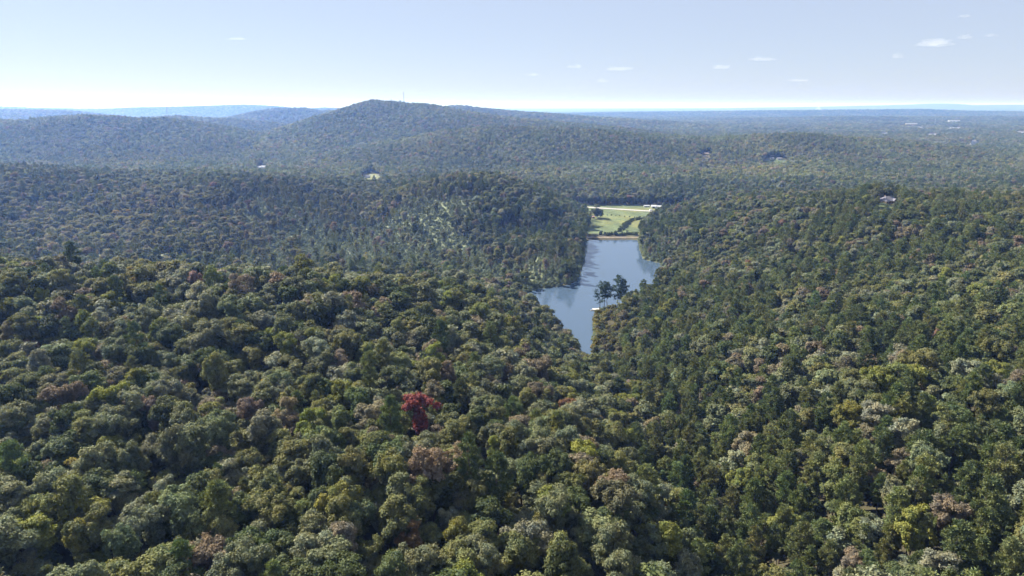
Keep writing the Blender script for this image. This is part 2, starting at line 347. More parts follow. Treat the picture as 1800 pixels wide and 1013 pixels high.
# ------------------------------------------------------------------ tree shapes
def quads_at(P, N, s, rg, aspect=.62, droop=.22):
    n = len(P); r = rg.normal(size=(n, 3)); t = np.cross(N, r); t /= np.linalg.norm(t, axis=1, keepdims=True)+1e-9; b = np.cross(N, t)
    s = s[:, None]; V = np.stack([P+t*s-N*s*droop, P+b*s*aspect, P-t*s-N*s*droop, P-b*s*aspect], 1).reshape(-1, 3)
    return V, np.arange(4*n).reshape(-1, 4)
def unit(v): return v/(np.linalg.norm(v, axis=1, keepdims=True)+1e-9)
def broadleaf(seed, nleaf, ls, nl=30, R=4.9, zb=5.5, H=17.0, lo=.48):
    rg = np.random.default_rng(seed); hgt_ = H-zb
    ax = np.array([1+.22*rg.normal(), 1+.22*rg.normal()]).clip(.7, 1.35); tilt = rg.normal(size=2)*.9
    # a few main boughs, each carrying a family of leaf masses at its own height
    nb = rg.integers(4, 7); C = []; LRr = []
    for b in range(nb):
        ph = b*2*math.pi/nb+rg.normal()*.35; d = R*(.34+.34*rg.random()); top = zb+hgt_*(lo+.42*rg.random())
        if b == 0: d *= .25; top = H-.10*hgt_
        bc = np.array([d*math.cos(ph)*ax[0]+tilt[0]*.5, d*math.sin(ph)*ax[1]+tilt[1]*.5, top])
        for j in range(max(3, nl//nb)):
            v = rg.normal(size=3); v /= np.linalg.norm(v); v[2] = abs(v[2])*.9-.75*rg.random()
            C.append(bc+v*np.array([R*.42, R*.42, hgt_*.30])*(.55+.6*rg.random())); LRr.append(R*(.12+.17*rg.random())*(30/max(nl, 18))**.25)
    C = np.array(C); C[:,2] = np.clip(C[:,2], zb+.5, H-.3); lr_ = np.array(LRr); n2 = len(C); cen = np.array([tilt[0]*.3, tilt[1]*.3, zb+hgt_*.40])
    w = lr_**2; k = rg.choice(n2, nleaf, p=w/w.sum()); D = unit(rg.normal(size=(nleaf, 3))); out = unit(C-cen)[k]
    flip = (D*out).sum(1) < -.3; D[flip] *= -1
    D[:,2] = np.where((D[:,2] < -.15) & (rg.random(nleaf) < .7), -D[:,2], D[:,2])
    P = C[k]+D*(lr_[k]*(.45+.72*rg.random(nleaf)**.7))[:, None]*np.array([1.1, 1.1, .72])+rg.normal(size=(nleaf, 3))*ls*.85
    N = unit(D*.9+np.array([0, 0, .45])+rg.normal(size=(nleaf, 3))*.38)
    s = ls*(.6+.7*rg.random(nleaf))
    m = nleaf//9; Pi = cen+unit(rg.normal(size=(m, 3)))*(rg.random((m, 1))**.4)*np.array([R*.52, R*.52, hgt_*.34])
    P = np.r_[P, Pi]; N = np.r_[N, unit(rg.normal(size=(m, 3)))]; s = np.r_[s, np.full(m, ls*1.6)]
    return quads_at(P, N, s, rg)
def pine(seed, ntuft, ls, H=21.0, zb=.38, R=3.1, blades=4):
    rg = np.random.default_rng(seed); nb = 46; z = np.sort(zb+(1-zb)*rg.random(nb)**.9); ph = np.arange(nb)*2.4+rg.normal(size=nb)*.5
    t = (z-zb)/(1-zb); L = R*(np.sin(np.pi*np.clip(.22+.78*t, 0, 1)**1.15)*.9+.12)*(.65+.55*rg.random(nb))
    k = rg.choice(nb, ntuft, p=L/L.sum()); q = .25+.78*rg.random(ntuft)**.7
    up = .30*t[k]+.1-.22*(1-t[k])
    d = np.stack([np.cos(ph[k]), np.sin(ph[k]), up], -1)
    P = np.stack([np.zeros(ntuft), np.zeros(ntuft), z[k]*H], -1)+d*(L[k]*q)[:, None]+rg.normal(size=(ntuft, 3))*np.array([.32,.32,.2])*R/3.1
    B = unit(np.repeat(d*.6+np.array([0, 0, .45]), blades, 0)+rg.normal(size=(ntuft*blades, 3))*.75); P = np.repeat(P, blades, 0)
    s = ls*(.7+.6*rg.random(len(P)))[:, None]; side = unit(np.cross(B, rg.normal(size=B.shape)))*s*.13
    V = np.stack([P-side*.5, P+B*s*.55-side, P+B*s, P+B*s*.55+side], 1).reshape(-1, 3)
    return V, np.arange(4*len(P)).reshape(-1, 4)
def trunk(seed, H, r0, limbs=6, z0=.3, spread=3.0, sides=6, top=.86):
    rg = np.random.default_rng(seed); mb = MB(); n = 5
    c_ = [(rg.normal()*.12*i, rg.normal()*.12*i, -1.2+(H*top+1.2)*i/n) for i in range(n+1)]
    mb.tube(c_, [r0*(1.15-.98*i/n) for i in range(n+1)], sides)
    for j in range(limbs):
        t = z0+(top-.08-z0)*(j+rg.random()*.6)/max(limbs, 1); i = t/top*n; a = np.array(c_[min(int(i), n)]); a[2] = H*t
        ph = j*2.4+rg.random(); l = spread*(.6+.5*rg.random())
        e = a+np.array([math.cos(ph)*l, math.sin(ph)*l, l*(.55+.3*rg.random())])
        mb.tube([a, (a+e)/2+np.array([0, 0, .12*l]), e], [r0*.4*(1.1-t), r0*.26*(1.1-t), r0*.07], 5 if sides > 4 else 3)
    return mb
def trunk_np(mb):
    V = np.array(mb.v); F = []
    for f_ in mb.f:
        if len(f_) == 4: F.append(f_)
        elif len(f_) == 3: F.append((f_[0], f_[1], f_[2], f_[2]))
        else: F += [(f_[0], f_[i], f_[i+1], f_[min(i+2, len(f_)-1)]) for i in range(1, len(f_)-2, 2)]
    return V, [f_ for f_ in F if len(set(f_)) == 4]
def tree_mesh(name, crown, tr, m0, m1):   # one mesh for a tree of the far woods
    V, F = crown; V2, F2 = trunk_np(tr); F2 = np.array(F2).reshape(-1, 4)
    return np_mesh(name, np.r_[V, V2], np.r_[F, F2+len(V)], [m0, m1], midx=np.r_[np.zeros(len(F)), np.ones(len(F2))])
# shapes of the near trees (crown and trunk apart)
def crown_mesh(name, VF, m): return np_mesh(name, VF[0], VF[1], [m])
OAK_C = [crown_mesh('crown', broadleaf(100+i, 9500, .285, nl=random.choice((48,58,68)), R=random.uniform(4.5,5.4), zb=random.uniform(4.5,6.5), H=random.uniform(16,18)), M_LEAF) for i in range(14)]
OAK_T = []
for i in range(4):
    me = bpy.data.meshes.new('trunk'); t_ = trunk(200+i, 16.5, .30); me.from_pydata(t_.v, [], t_.f); me.materials.append(M_BARK); OAK_T.append(me)
PINE_C = [crown_mesh('crown', pine(300+i, 2400, .72, zb=random.uniform(.3,.48), R=random.uniform(2.7,3.5)), M_NEEDLE) for i in range(7)]
PINE_T = []
for i in range(4):
    me = bpy.data.meshes.new('trunk'); t_ = trunk(220+i, 21, .26, 9, .4, 2.0, top=.95); me.from_pydata(t_.v, [], t_.f); me.materials.append(M_PBARK); PINE_T.append(me)
SPARSE_C = [crown_mesh('crown', broadleaf(140+i, 1500, .30, nl=30, R=4.6, zb=5, H=17), M_LEAF) for i in range(2)]
# shapes of the woods further off
def coll(name, meshes):
    cl = bpy.data.collections.new(name)
    for i, m in enumerate(meshes): o = bpy.data.objects.new(f'{name}_{i:02d}', m); cl.objects.link(o)
    return cl
C_MID = coll('mid_trees', [tree_mesh('oak', broadleaf(400+i, 2400, .50, nl=28), trunk(1, 16, .3, 4, sides=4), M_LEAF, M_BARK) for i in range(6)]
    + [tree_mesh('pine', pine(420+i, 520, 1.05, zb=random.uniform(.3,.5)), trunk(2, 21, .26, 4, .45, 2, sides=4, top=.95), M_NEEDLE, M_PBARK) for i in range(5)]
    + [tree_mesh('tall', broadleaf(440+i, 900, .5, nl=16, R=3.0, zb=9, H=20), trunk(3, 19, .24, 4, .45, 2, sides=4), M_LEAF, M_BARK) for i in range(3)]
    + [tree_mesh('bare', broadleaf(450+i, 160, .32, nl=14, R=2.4, zb=9, H=18), trunk(4+i, 18, .2, 9, .4, 2.4, sides=4, top=.97), M_LEAF, M_GREYWOOD) for i in range(2)]
    + [tree_mesh('shrub', broadleaf(460+i, 420, .45, nl=14, R=2.6, zb=.0, H=4.0, lo=.15), trunk(6, 3, .1, 3, sides=4), M_LEAF, M_BARK) for i in range(2)])
C_FAR = coll('far_trees', [tree_mesh('oak', broadleaf(500+i, 420, 1.05, nl=18), trunk(1, 15, .3, 0, sides=3), M_LEAF, M_BARK) for i in range(5)]
    + [tree_mesh('pine', pine(520+i, 110, 1.9, blades=3), trunk(2, 20, .26, 0, sides=3, top=.95), M_NEEDLE, M_PBARK) for i in range(3)])

# ------------------------------------------------------------------ where trees stand
def grid(cell, y0, y1, k, off, x_lim=1e9):
    ys = np.arange(y0, y1, cell*.92); out = []
    for i, y in enumerate(ys):
        w = min(k*y+off, x_lim); xs = np.arange(-w, w, cell)+(i % 2)*cell*.5; out.append(np.stack([xs, np.full(len(xs), y)], -1))
    P = np.concatenate(out); return P+rng.uniform(-.42, .42, P.shape)*cell
def keep_mask(P, shore=1.5):
    x, y = P.T; k = (poly_sd(x, y, LAKE) > shore) & (poly_sd(x, y, FIELD) > 4)
    for c_ in CLEAR: k &= in_opening(x, y, c_) > 1
    k &= ~((np.abs(y-road_y(x)) < 13) & (x > 105) & (x < 420)) & ~((y-dy > -14) & (y-dy < 44) & (x > dx0+8) & (x < dx1-6))
    for (u0, v0, u1, v1, d) in KEEP_LOW:
        a = at_z(u0, v0, 0); b = at_z(u1, v1, 0); ex, ey = b[0]-a[0], b[1]-a[1]
        t = np.clip(((x-a[0])*ex+(y-a[1])*ey)/(ex*ex+ey*ey+1e-6), 0, 1); k &= np.hypot(x-a[0]-t*ex, y-a[1]-t*ey) > d
    return k
KEEP_LOW = [(1058,556,1056,650,13),(1052,545,1072,552,17),(1050,386,1060,386,20),(1100,543,1122,540,9)]
def hidden(P, top):                     # behind a rise with room to spare
    z = hgt(P[:,0], P[:,1])+top+9; hid = np.zeros(len(P), bool)
    for t in np.linspace(.12, .97, 46): hid |= hgt(P[:,0]*t, P[:,1]*t)+5 > CAMZ+(z-CAMZ)*t
    return hid
TINT = dict(grey=(.134,.146,.080), silver=(.186,.197,.130), dark=(.076,.094,.040), olive=(.143,.147,.060), brown=(.172,.144,.098),
            yellow=(.165,.176,.048), gold=(.21,.17,.05), rust=(.20,.12,.065), red=(.215,.062,.054), pine=(.102,.126,.052), palepine=(.146,.162,.066), rose=(.19,.13,.10), bare=(.14,.12,.09))
KIND = dict(grey='oak', silver='oak', dark='oak', olive='hickory', brown='hickory', yellow='tulip', gold='tulip', rust='maple', red='maple', rose='maple', pine='pine', palepine='pine')
def pine_share(x, y):
    n_ = fbm(x/70, y/70, 51)
    s = np.full(np.shape(x), .05)
    right = smooth(25, 75, x-.02*y)*(1-smooth(900, 1100, y)); s = s+right*(.10+.55*smooth(.46, .64, n_))
    midh = smooth(520, 640, y)*(1-smooth(1000, 1200, y))*(x < 60); s = s+midh*.35*smooth(.35, .6, n_)
    s = s+.35*smooth(1000, 1200, y)*smooth(.45, .6, n_); return np.clip(s, 0, .92)
def classes(P):
    x, y = P.T; r = rng.random(len(P)); isp = r < pine_share(x, y)
    n1 = fbm(x/45, y/45, 61); n2 = fbm(x/60, y/60, 62); q = rng.random(len(P)); out = np.empty(len(P), object)
    wts = dict(grey=.30+0*x, silver=.10+.14*smooth(.5,.7,n1), dark=.16+.1*smooth(.5,.35,n1), olive=.18+.15*smooth(.5,.65,n2), brown=.06+.13*smooth(.5,.68,1-n2),
               yellow=.045+.09*smooth(.55,.72,n2)*smooth(420,200,y), gold=.004+0*x, rust=.0015+0*x, rose=.003+0*x)
    names = list(wts); Wt = np.stack([wts[k] for k in names], -1); cs = np.cumsum(Wt, -1)/Wt.sum(-1, keepdims=True)
    idx = (q[:, None] > cs).sum(-1); out[:] = np.array(names, object)[np.clip(idx, 0, len(names)-1)]
    out[isp] = np.where(rng.random(isp.sum()) < .5, 'pine', 'palepine'); return out
def stands(P): x, y = P.T; f_ = fbm(x/170, y/260, 91, 3); g_ = fbm(x/240, y/300, 95, 3); return (.66+.68*f_)[:, None]*(1+(g_-.5)[:, None]*np.array((.28,.06,-.2)))
def dry(P): x, y = P.T; return (smooth(600, 680, y)*(1-smooth(980, 1080, y))*(1-smooth(40, 110, x)))[:, None]
def tints(cl):
    b = np.array([TINT[k] for k in cl]); n_ = len(b)
    return 1.08*b*(.80+.40*rng.random((n_, 1)))*(1+.035*rng.normal(size=(n_, 3)))

rng = np.random.default_rng(101); random.seed(11)
near = grid(5.1, 46, 660, .84, 45); near = near[keep_mask(near)]
RED = at_y(738, 724, 196); near = near[np.hypot(near[:,0]-RED[0], near[:,1]-RED[1]) > 5.2]; near = np.r_[near, [[RED[0], RED[1]]]]
op = open_slope(near[:,0], near[:,1]); near = near[rng.random(len(near)) > (.9)*op]
ncl = classes(near); ntint = tints(ncl); op = open_slope(near[:,0], near[:,1])
nz = hgt(near[:,0], near[:,1]); nscale = (.44+.60*rng.random(len(near))**1.15)*(1+.12*(rng.random(len(near)) < .06)); nscale[np.array([k in ('pine','palepine') for k in ncl])] *= 1.02
nrot = rng.random(len(near))*6.283; ri = len(near)-1; ncl[ri] = 'red'; nscale[ri] = 1.0
round_ = (np.hypot(near[:,0]-RED[0], near[:,1]-RED[1]) < 13) & (np.arange(len(near)) != ri); nscale[round_] = np.minimum(nscale[round_], .60)
front = (np.abs(near[:,0]-RED[0]*near[:,1]/RED[1]) < 6) & (near[:,1] < RED[1]) & (near[:,1] > RED[1]-20); nscale[front] = np.minimum(nscale[front], .55)
# in the frame, how large each shows
dx_, dy_, dz_ = near[:,0], near[:,1], nz+12-CAMZ
dep_ = dy_*math.cos(PITCH)-dz_*math.sin(PITCH); pu = 900+1200*dx_/dep_; pv = 506.5-1200*(dy_*math.sin(PITCH)+dz_*math.cos(PITCH))/dep_
inview = (pu > -25) & (pu < 1825) & (pv < 1045) & (pv > 0) & ~hidden(near, 6)
size = np.where(inview, nscale*5/dep_, 0)
LIMIT = dict(oak=300, hickory=290, tulip=160, maple=40, pine=290)
order = np.argsort(-size); taken = np.zeros(len(near), bool); cnt = {k: 0 for k in LIMIT}
for i in order:
    if size[i] <= 0: break
    k = KIND[ncl[i]]
    if cnt[k] < LIMIT[k]: taken[i] = True; cnt[k] += 1
LOOK = dict(grey='grey-green oak', silver='pale silvery-green oak', dark='dark green oak', olive='olive-green hickory', brown='dull brown-tinged hickory', yellow='yellow-green tulip tree', gold='golden yellow tulip tree',
            rust='rust-orange maple', red='bright red maple', rose='faded pinkish maple', pine='dark green pine', palepine='light green pine')
def habitat(x, y):
    ax = np.interp(y, [60,105,205,320,400], [60,62,62,54,48])
    if float(poly_sd(np.array([x]), np.array([y]), LAKE)[0]) < 45: return 'close to the lake shore'
    if abs(x-ax) < 20: return 'along the dark wooded ravine'
    if x > ax: return 'high on the slope below the grey-roofed house' if y > 330 else 'low on the slope below the grey-roofed house' if y > 190 else 'on the bank facing the ravine'
    if math.hypot(x-near[ri][0], y-near[ri][1]) < 34: return 'close around the red maple'
    return 'on the brow above the hidden valley' if y > 275 else 'on the flank falling to the lake' if x > -15 and y > 190 else 'on the broad hilltop before the red maple' if y < near[ri][1] else 'on the hilltop behind the red maple'
def plant(kind, cm, tm, loc, rz, sc, tint, label, group, cat='tree'):
    e = empty(kind, loc, rz); e.scale = sc; tag(e, label, cat, group)
    cr = link(bpy.data.objects.new('crown', cm)); cr.parent = e; cr['tint'] = [float(max(t, .004)) for t in tint]
    tr = link(bpy.data.objects.new('trunk', tm)); tr.parent = e; return e
red_at = None
for i in np.nonzero(taken)[0]:
    x, y = near[i]; k = ncl[i]; kind = KIND[k]; s = nscale[i]; hb = habitat(x, y)
    if i == ri: kind, k = 'maple', 'red'
    pn = kind == 'pine'; nm = {'tulip': 'tulip_tree'}.get(kind, kind+'_tree')
    cm = random.choice(PINE_C if pn else OAK_C); tm = random.choice(PINE_T if pn else OAK_T)
    sw = 'large' if s > .86 else 'small' if s < .64 else 'middle-sized'
    lab = f'{sw} {LOOK[k]} {hb}'; tint = ntint[i]
    if i == ri: lab = 'red maple standing alone among green crowns on the hilltop'; tint = TINT['red']; cm = crown_mesh('crown', broadleaf(977, 4200, .32, nl=30, R=4.0, zb=3.5, H=16.5), M_LEAF); s = 1.1
    sz = (s*random.uniform(.92,1.08), s*random.uniform(.92,1.08), s*random.uniform(.88,1.28))
    plant(nm, cm, tm, (x, y, nz[i]), nrot[i], sz, tint, lab, None if i == ri else f'{sw} {LOOK[k]} trees {hb}')

# ------------------------------------------------------------------ the rest of the woods: one mass per distance
def scatter(name, P, z, rot, scl, idx, tint, cl, label):
    me = bpy.data.meshes.new(name); n_ = len(P); me.vertices.add(n_); me.vertices.foreach_set('co', np.c_[P, z].astype(np.float32).ravel())
    def attr(nm, ty, key, val): a = me.attributes.new(nm, ty, 'POINT'); a.data.foreach_set(key, np.ascontiguousarray(val).ravel())
    attr('rot', 'FLOAT_VECTOR', 'vector', np.c_[rng.normal(size=(n_, 2))*.035, rot].astype(np.float32)); attr('scl', 'FLOAT_VECTOR', 'vector', scl.astype(np.float32))
    attr('idx', 'INT', 'value', idx.astype(np.int32)); attr('tint', 'FLOAT_COLOR', 'color', np.c_[np.maximum(tint, .004), np.ones(n_)].astype(np.float32))
    o = link(bpy.data.objects.new(name, me)); o['kind'] = 'stuff'; o['label'] = label
    g = bpy.data.node_groups.new(name, 'GeometryNodeTree'); g.interface.new_socket('Geometry', in_out='INPUT', socket_type='NodeSocketGeometry'); g.interface.new_socket('Geometry', in_out='OUTPUT', socket_type='NodeSocketGeometry')
    gi = g.nodes.new('NodeGroupInput'); go = g.nodes.new('NodeGroupOutput'); ip = g.nodes.new('GeometryNodeInstanceOnPoints'); ci = g.nodes.new('GeometryNodeCollectionInfo')
    ci.inputs[0].default_value = cl; ci.inputs['Separate Children'].default_value = True; ci.inputs['Reset Children'].default_value = True
    ip.inputs['Pick Instance'].default_value = True
    def named(nm, ty): a = g.nodes.new('GeometryNodeInputNamedAttribute'); a.data_type = ty; a.inputs[0].default_value = nm; return a.outputs['Attribute']
    L = g.links.new
    L(gi.outputs[0], ip.inputs['Points']); L(ci.outputs[0], ip.inputs['Instance']); L(named('idx', 'INT'), ip.inputs['Instance Index'])
    L(named('rot', 'FLOAT_VECTOR'), ip.inputs['Rotation']); L(named('scl', 'FLOAT_VECTOR'), ip.inputs['Scale']); L(ip.outputs[0], go.inputs[0])
    md = o.modifiers.new('scatter', 'NODES'); md.node_group = g; return o
def idx_mid(cl, op):
    r = rng.random(len(cl)); pn = np.array([k in ('pine', 'palepine') for k in cl])
    i = np.where(pn, 6+rng.integers(0, 5, len(cl)), rng.integers(0, 6, len(cl)))
    i = np.where((op > .25) & (r < .45) & ~pn, 11+rng.integers(0, 3, len(cl)), i); i = np.where(r > .988, 14+rng.integers(0, 2, len(cl)), i); return np.where((op > .3) & (r > .80), 14+rng.integers(0, 2, len(cl)), i)
def sc3(s): return np.stack([s*rng.uniform(.9,1.1,len(s)), s*rng.uniform(.9,1.1,len(s)), s*rng.uniform(.85,1.15,len(s))], -1)
rest = ~taken
scatter('near_forest', near[rest], nz[rest], nrot[rest], sc3(nscale[rest]), idx_mid(ncl[rest], op[rest]), ntint[rest], C_MID, 'mixed woods round the lake')
rng = np.random.default_rng(102)
mid = grid(6.8, 660, 1320, .82, 60); mid = mid[keep_mask(mid)]; mid = mid[~hidden(mid, 20)]
op = open_slope(mid[:,0], mid[:,1]); k_ = rng.random(len(mid)) > (.9)*op; mid = mid[k_]; op = op[k_]
mcl = classes(mid); mz = hgt(*mid.T)
scatter('valley_forest', mid, mz, rng.random(len(mid))*6.28, sc3(rng.uniform(.6,1.08,len(mid))), idx_mid(mcl, op), tints(mcl)*stands(mid)*(1+dry(mid)*np.array((.10,.04,.02))), C_MID, 'mixed woods on the hills behind the lake')
us = grid(4.2, 560, 1000, .5, 0); us = us[keep_mask(us) & (open_slope(us[:,0], us[:,1]) > .2)]
sh_ = grid(3.2, 380, 900, .4, 0); sd_ = poly_sd(sh_[:,0], sh_[:,1], LAKE); us2 = sh_[(sd_ > .6) & (sd_ < 10) & ~((np.abs(sh_[:,1]-dy) < 14) & (sh_[:,0] > dx0+6) & (sh_[:,0] < dx1-6))]; us = np.r_[us, us2]
scatter('undergrowth', us, hgt(*us.T)-.3, rng.random(len(us))*6.28, sc3(rng.uniform(.35,.95,len(us))), 16+rng.integers(0, 2, len(us)), np.array((.165,.190,.105))*(.75+.5*rng.random((len(us),1))), C_MID, 'vines and brush under thin woods')
rng = np.random.default_rng(103); farP = []; farS = []
for cell, y0, y1, s in ((8.4,1320,2100,.95),(11.5,2100,3600,1.2),(24,3600,6500,2.1),(38,6500,11000,2.9)):
    P = grid(cell, y0, y1, .80, 60); P = P[keep_mask(P)]; P = P[~hidden(P, 22)]; farP.append(P); farS.append(np.full(len(P), s))
P = np.concatenate(farP); s = np.concatenate(farS)*rng.uniform(.75, 1.2, len(P)); fcl = classes(P)
s3 = sc3(s); s3[:,2] = np.minimum(s3[:,2], 1.25*rng.uniform(.75,1.1,len(P)))
pn = np.array([k in ('pine', 'palepine') for k in fcl])
scatter('far_forest', P, hgt(*P.T), rng.random(len(P))*6.28, s3, np.where(pn, 5+rng.integers(0,3,len(P)), rng.integers(0,5,len(P))), tints(fcl)*stands(P)*1.05, C_FAR, 'unbroken forest over the far hills and plain')

# ------------------------------------------------------------------ single trees and bushes that stand out
random.seed(21)
def single(kind, u, v, z, sc, tint, label, cm=None, tm=None, group=None, cat='tree', sxy=None):
    p = at_z(u, v, z); g = h1(p[0], p[1])
    if abs(g-z) > 1: p = at_z(u, v, g); g = h1(p[0], p[1])
    return plant(kind, cm or random.choice(OAK_C), tm or random.choice(OAK_T), (p[0], p[1], g-.1), random.random()*6, (sxy or sc, sxy or sc, sc), tint, label, group, cat)
def lake_pine(i, H, zb, R, n): 
    m = crown_mesh('crown', pine(700+i, n, .95, H=H, zb=zb, R=R), M_NEEDLE); t = bpy.data.meshes.new('trunk'); t_ = trunk(710+i, H, .30, 12, zb+.02, R*.8, top=.96); t.from_pydata(t_.v, [], t_.f); t.materials.append(M_PBARK); return m, t
for i, (u, v, H, zb, R, n, lab) in enumerate([
    (1054,546,26,.26,4.4,620,'tall open pine with drooping boughs on the lake point beside the dock'),
    (1062,545,25,.46,3.6,800,'tall bare-trunked pine with a dense top on the lake point'),
    (1067,544,24,.44,3.6,800,'bare-trunked pine crowded against its neighbour on the lake point'),
    (1085,547,30,.34,5.4,1300,'large broad pine behind yellow brush on the lake point'),
    (1094,548,27,.34,4.6,1100,'broad dark pine at the landward end of the lake point')]):
    m, t = lake_pine(i, H, zb, R, n); single('pine_tree', u, v, .8, 1, (.052,.078,.036), lab, m, t)
single('oak_tree', 1049, 385, .6, 1.2, (.095,.105,.055), 'large round oak casting its shadow on the green field', crown_mesh('crown', broadleaf(991, 6000, .40, nl=60, R=6.2, zb=1.5, H=17.5, lo=.22), M_LEAF), sxy=1.55)
SHRUB_C = [crown_mesh('crown', broadleaf(800+i, 800, .36, nl=16, R=2.4, zb=.0, H=4.0, lo=.15), M_LEAF) for i in range(4)]
me = bpy.data.meshes.new('trunk'); t_ = trunk(8, 3, .1, 3, .2, 1.0); me.from_pydata(t_.v, [], t_.f); me.materials.append(M_BARK); SHRUB_T = me
def bush(x, y, s, tint, label, group): g = h1(x, y); plant('shrub', random.choice(SHRUB_C), SHRUB_T, (x, y, g-.1), random.random()*6, (s, s, s*random.uniform(.85,1.2)), tint, label, group, 'shrub')
def along(px, z, step):
    q = [at_z(u, v, z)[:2] for u, v in px]; out = []
    for a, b in zip(q[:-1], q[1:]):
        n_ = max(1, int(math.dist(a, b)/step)); out += [(a[0]+(b[0]-a[0])*t/n_, a[1]+(b[1]-a[1])*t/n_) for t in range(n_)]
    return out
for x, y in along([(1054,415.5),(1088,415.5),(1123,415.5)], .5, 3.1): bush(x+random.uniform(-1,1), y+random.uniform(-3,3), random.uniform(.8,1.15), np.array((.07,.085,.032))*random.uniform(.8,1.2), 'dark green bush in the row behind the dam', 'bushes in the row behind the dam')
for x, y in along([(1086,409),(1096,402),(1103,394),(1109,389),(1122,387),(1136,385)], .5, 4.0):
    for k in range(3): bush(x+random.uniform(-4,4), y+random.uniform(-6,6), random.uniform(.5,.85), np.array((.075,.09,.035))*random.uniform(.8,1.2), 'dark green bush along the winding creek through the field', 'bushes along the field creek')
for x, y in along([(1060,379.5),(1090,381.5),(1115,384),(1138,386.5)], .5, 6.0): bush(x, y+random.uniform(-2,2), random.uniform(.3,.5), np.array((.075,.09,.04)), 'small bush in the fence row below the pale road', 'bushes in the fence row')
for u, v in [(1044,566),(1043,575),(1047,583),(1050,592),(1044,604),(1048,612),(1056,575),(1060,560),(1066,556),(1072,553),(1055,598),(1080,552)]:
    p = at_z(u+3, v, 1); bush(p[0], p[1], random.uniform(1.0,1.6), np.array((.19,.165,.045))*random.uniform(.8,1.15), 'yellowing bush on the bank of the lake inlet', 'yellow bushes on the inlet bank')
for k in range(95):
    p = at_z(random.uniform(1046,1098), random.uniform(552,640), 1)
    if poly_sd(np.array([p[0]]), np.array([p[1]]), LAKE)[0] > 1.5: bush(p[0], p[1], random.uniform(.8,1.5), np.array(random.choice([(.17,.15,.045),(.13,.13,.05),(.12,.10,.06)]))*random.uniform(.85,1.1), 'low brush behind the yellowing bushes of the lake inlet', 'low brush behind the inlet bank')
for u, v in [(1127,412),(1131,407),(1134,402)]: p = at_z(u, v, 1); bush(p[0], p[1], 1.5, (.19,.16,.045), 'golden bush at the field corner beside the dam', 'golden bushes at the field corner')

# ------------------------------------------------------------------ buildings, dock, vehicles, masts
M_WHITE = simple('white_siding', (.55,.55,.53), .6, .08, .6); M_DARK = simple('dark_opening', (.02,.02,.022), .4, .1); M_ROOFG = simple('grey_shingle', (.16,.155,.18), .9, .15, 1.5)
M_ROOFW = simple('white_metal_roof', (.50,.51,.53), .4, .06, .4); M_PINK = simple('weathered_red_metal', (.55,.36,.31), .6, .2, .8); M_BRICK = simple('tan_brick', (.36,.27,.21), .9, .2, 2)
M_GLASS = simple('window_glass', (.03,.04,.05), .08, .1); M_STEEL = simple('galvanised_steel', (.45,.45,.46), .45, .1, 1, .6); M_TYRE = simple('tyre_rubber', (.025,.025,.025), .9, .1)
M_ROOFT = simple('weathered_metal_roof', (.25,.25,.26), .6, .12, .05); M_PLANK = simple('bleached_planks', (.62,.58,.52), .85, .15, 1.5); M_SIDETAN = simple('tan_metal_wall', (.52,.46,.37), .6, .1, .2)
def gable_house(name, loc, rz, L, D, h, rise, wall, roofm, label, cat='building', windows=3, door=True, group=None):
    e = empty(name, loc, rz); tag(e, label, cat, group)
    w = MB().box(-L/2, L/2, -D/2, D/2, -1.5, h)
    k = len(w.v); w.v += [(-L/2+.02,-D/2,h),(-L/2+.02,D/2,h),(-L/2+.02,0,h+rise),(L/2-.02,-D/2,h),(L/2-.02,D/2,h),(L/2-.02,0,h+rise)]; w.f += [(k,k+1,k+2),(k+3,k+5,k+4)]
    w.build('wall', wall, e)
    r = MB(); o_ = .4; t = .18
    for s in (-1, 1):
        a = (s*(D/2+o_), h-o_*rise/(D/2)); r.v += [(-L/2-o_, a[0], a[1]+.03),(L/2+o_, a[0], a[1]+.03),(L/2+o_, 0, h+rise+.03),(-L/2-o_, 0, h+rise+.03),(-L/2-o_, a[0], a[1]+t),(L/2+o_, a[0], a[1]+t),(L/2+o_, 0, h+rise+t),(-L/2-o_, 0, h+rise+t)]
        k = len(r.v)-8; r.f += [tuple(k+i for i in q) for q in ((0,1,2,3),(4,5,6,7),(0,1,5,4),(1,2,6,5),(2,3,7,6),(3,0,4,7))]
    r.build('roof', roofm, e)
    for i in range(windows):
        x = -L/2+L*(i+.5)/windows
        if door and i == windows//2: MB().box(x-.5, x+.5, -D/2-.05, -D/2+.02, 0, 2.1).build('door', M_DARK, e)
        else: MB().box(x-.6, x+.6, -D/2-.05, -D/2+.02, h*.38, h*.8).build('window', M_GLASS, e)
    return e
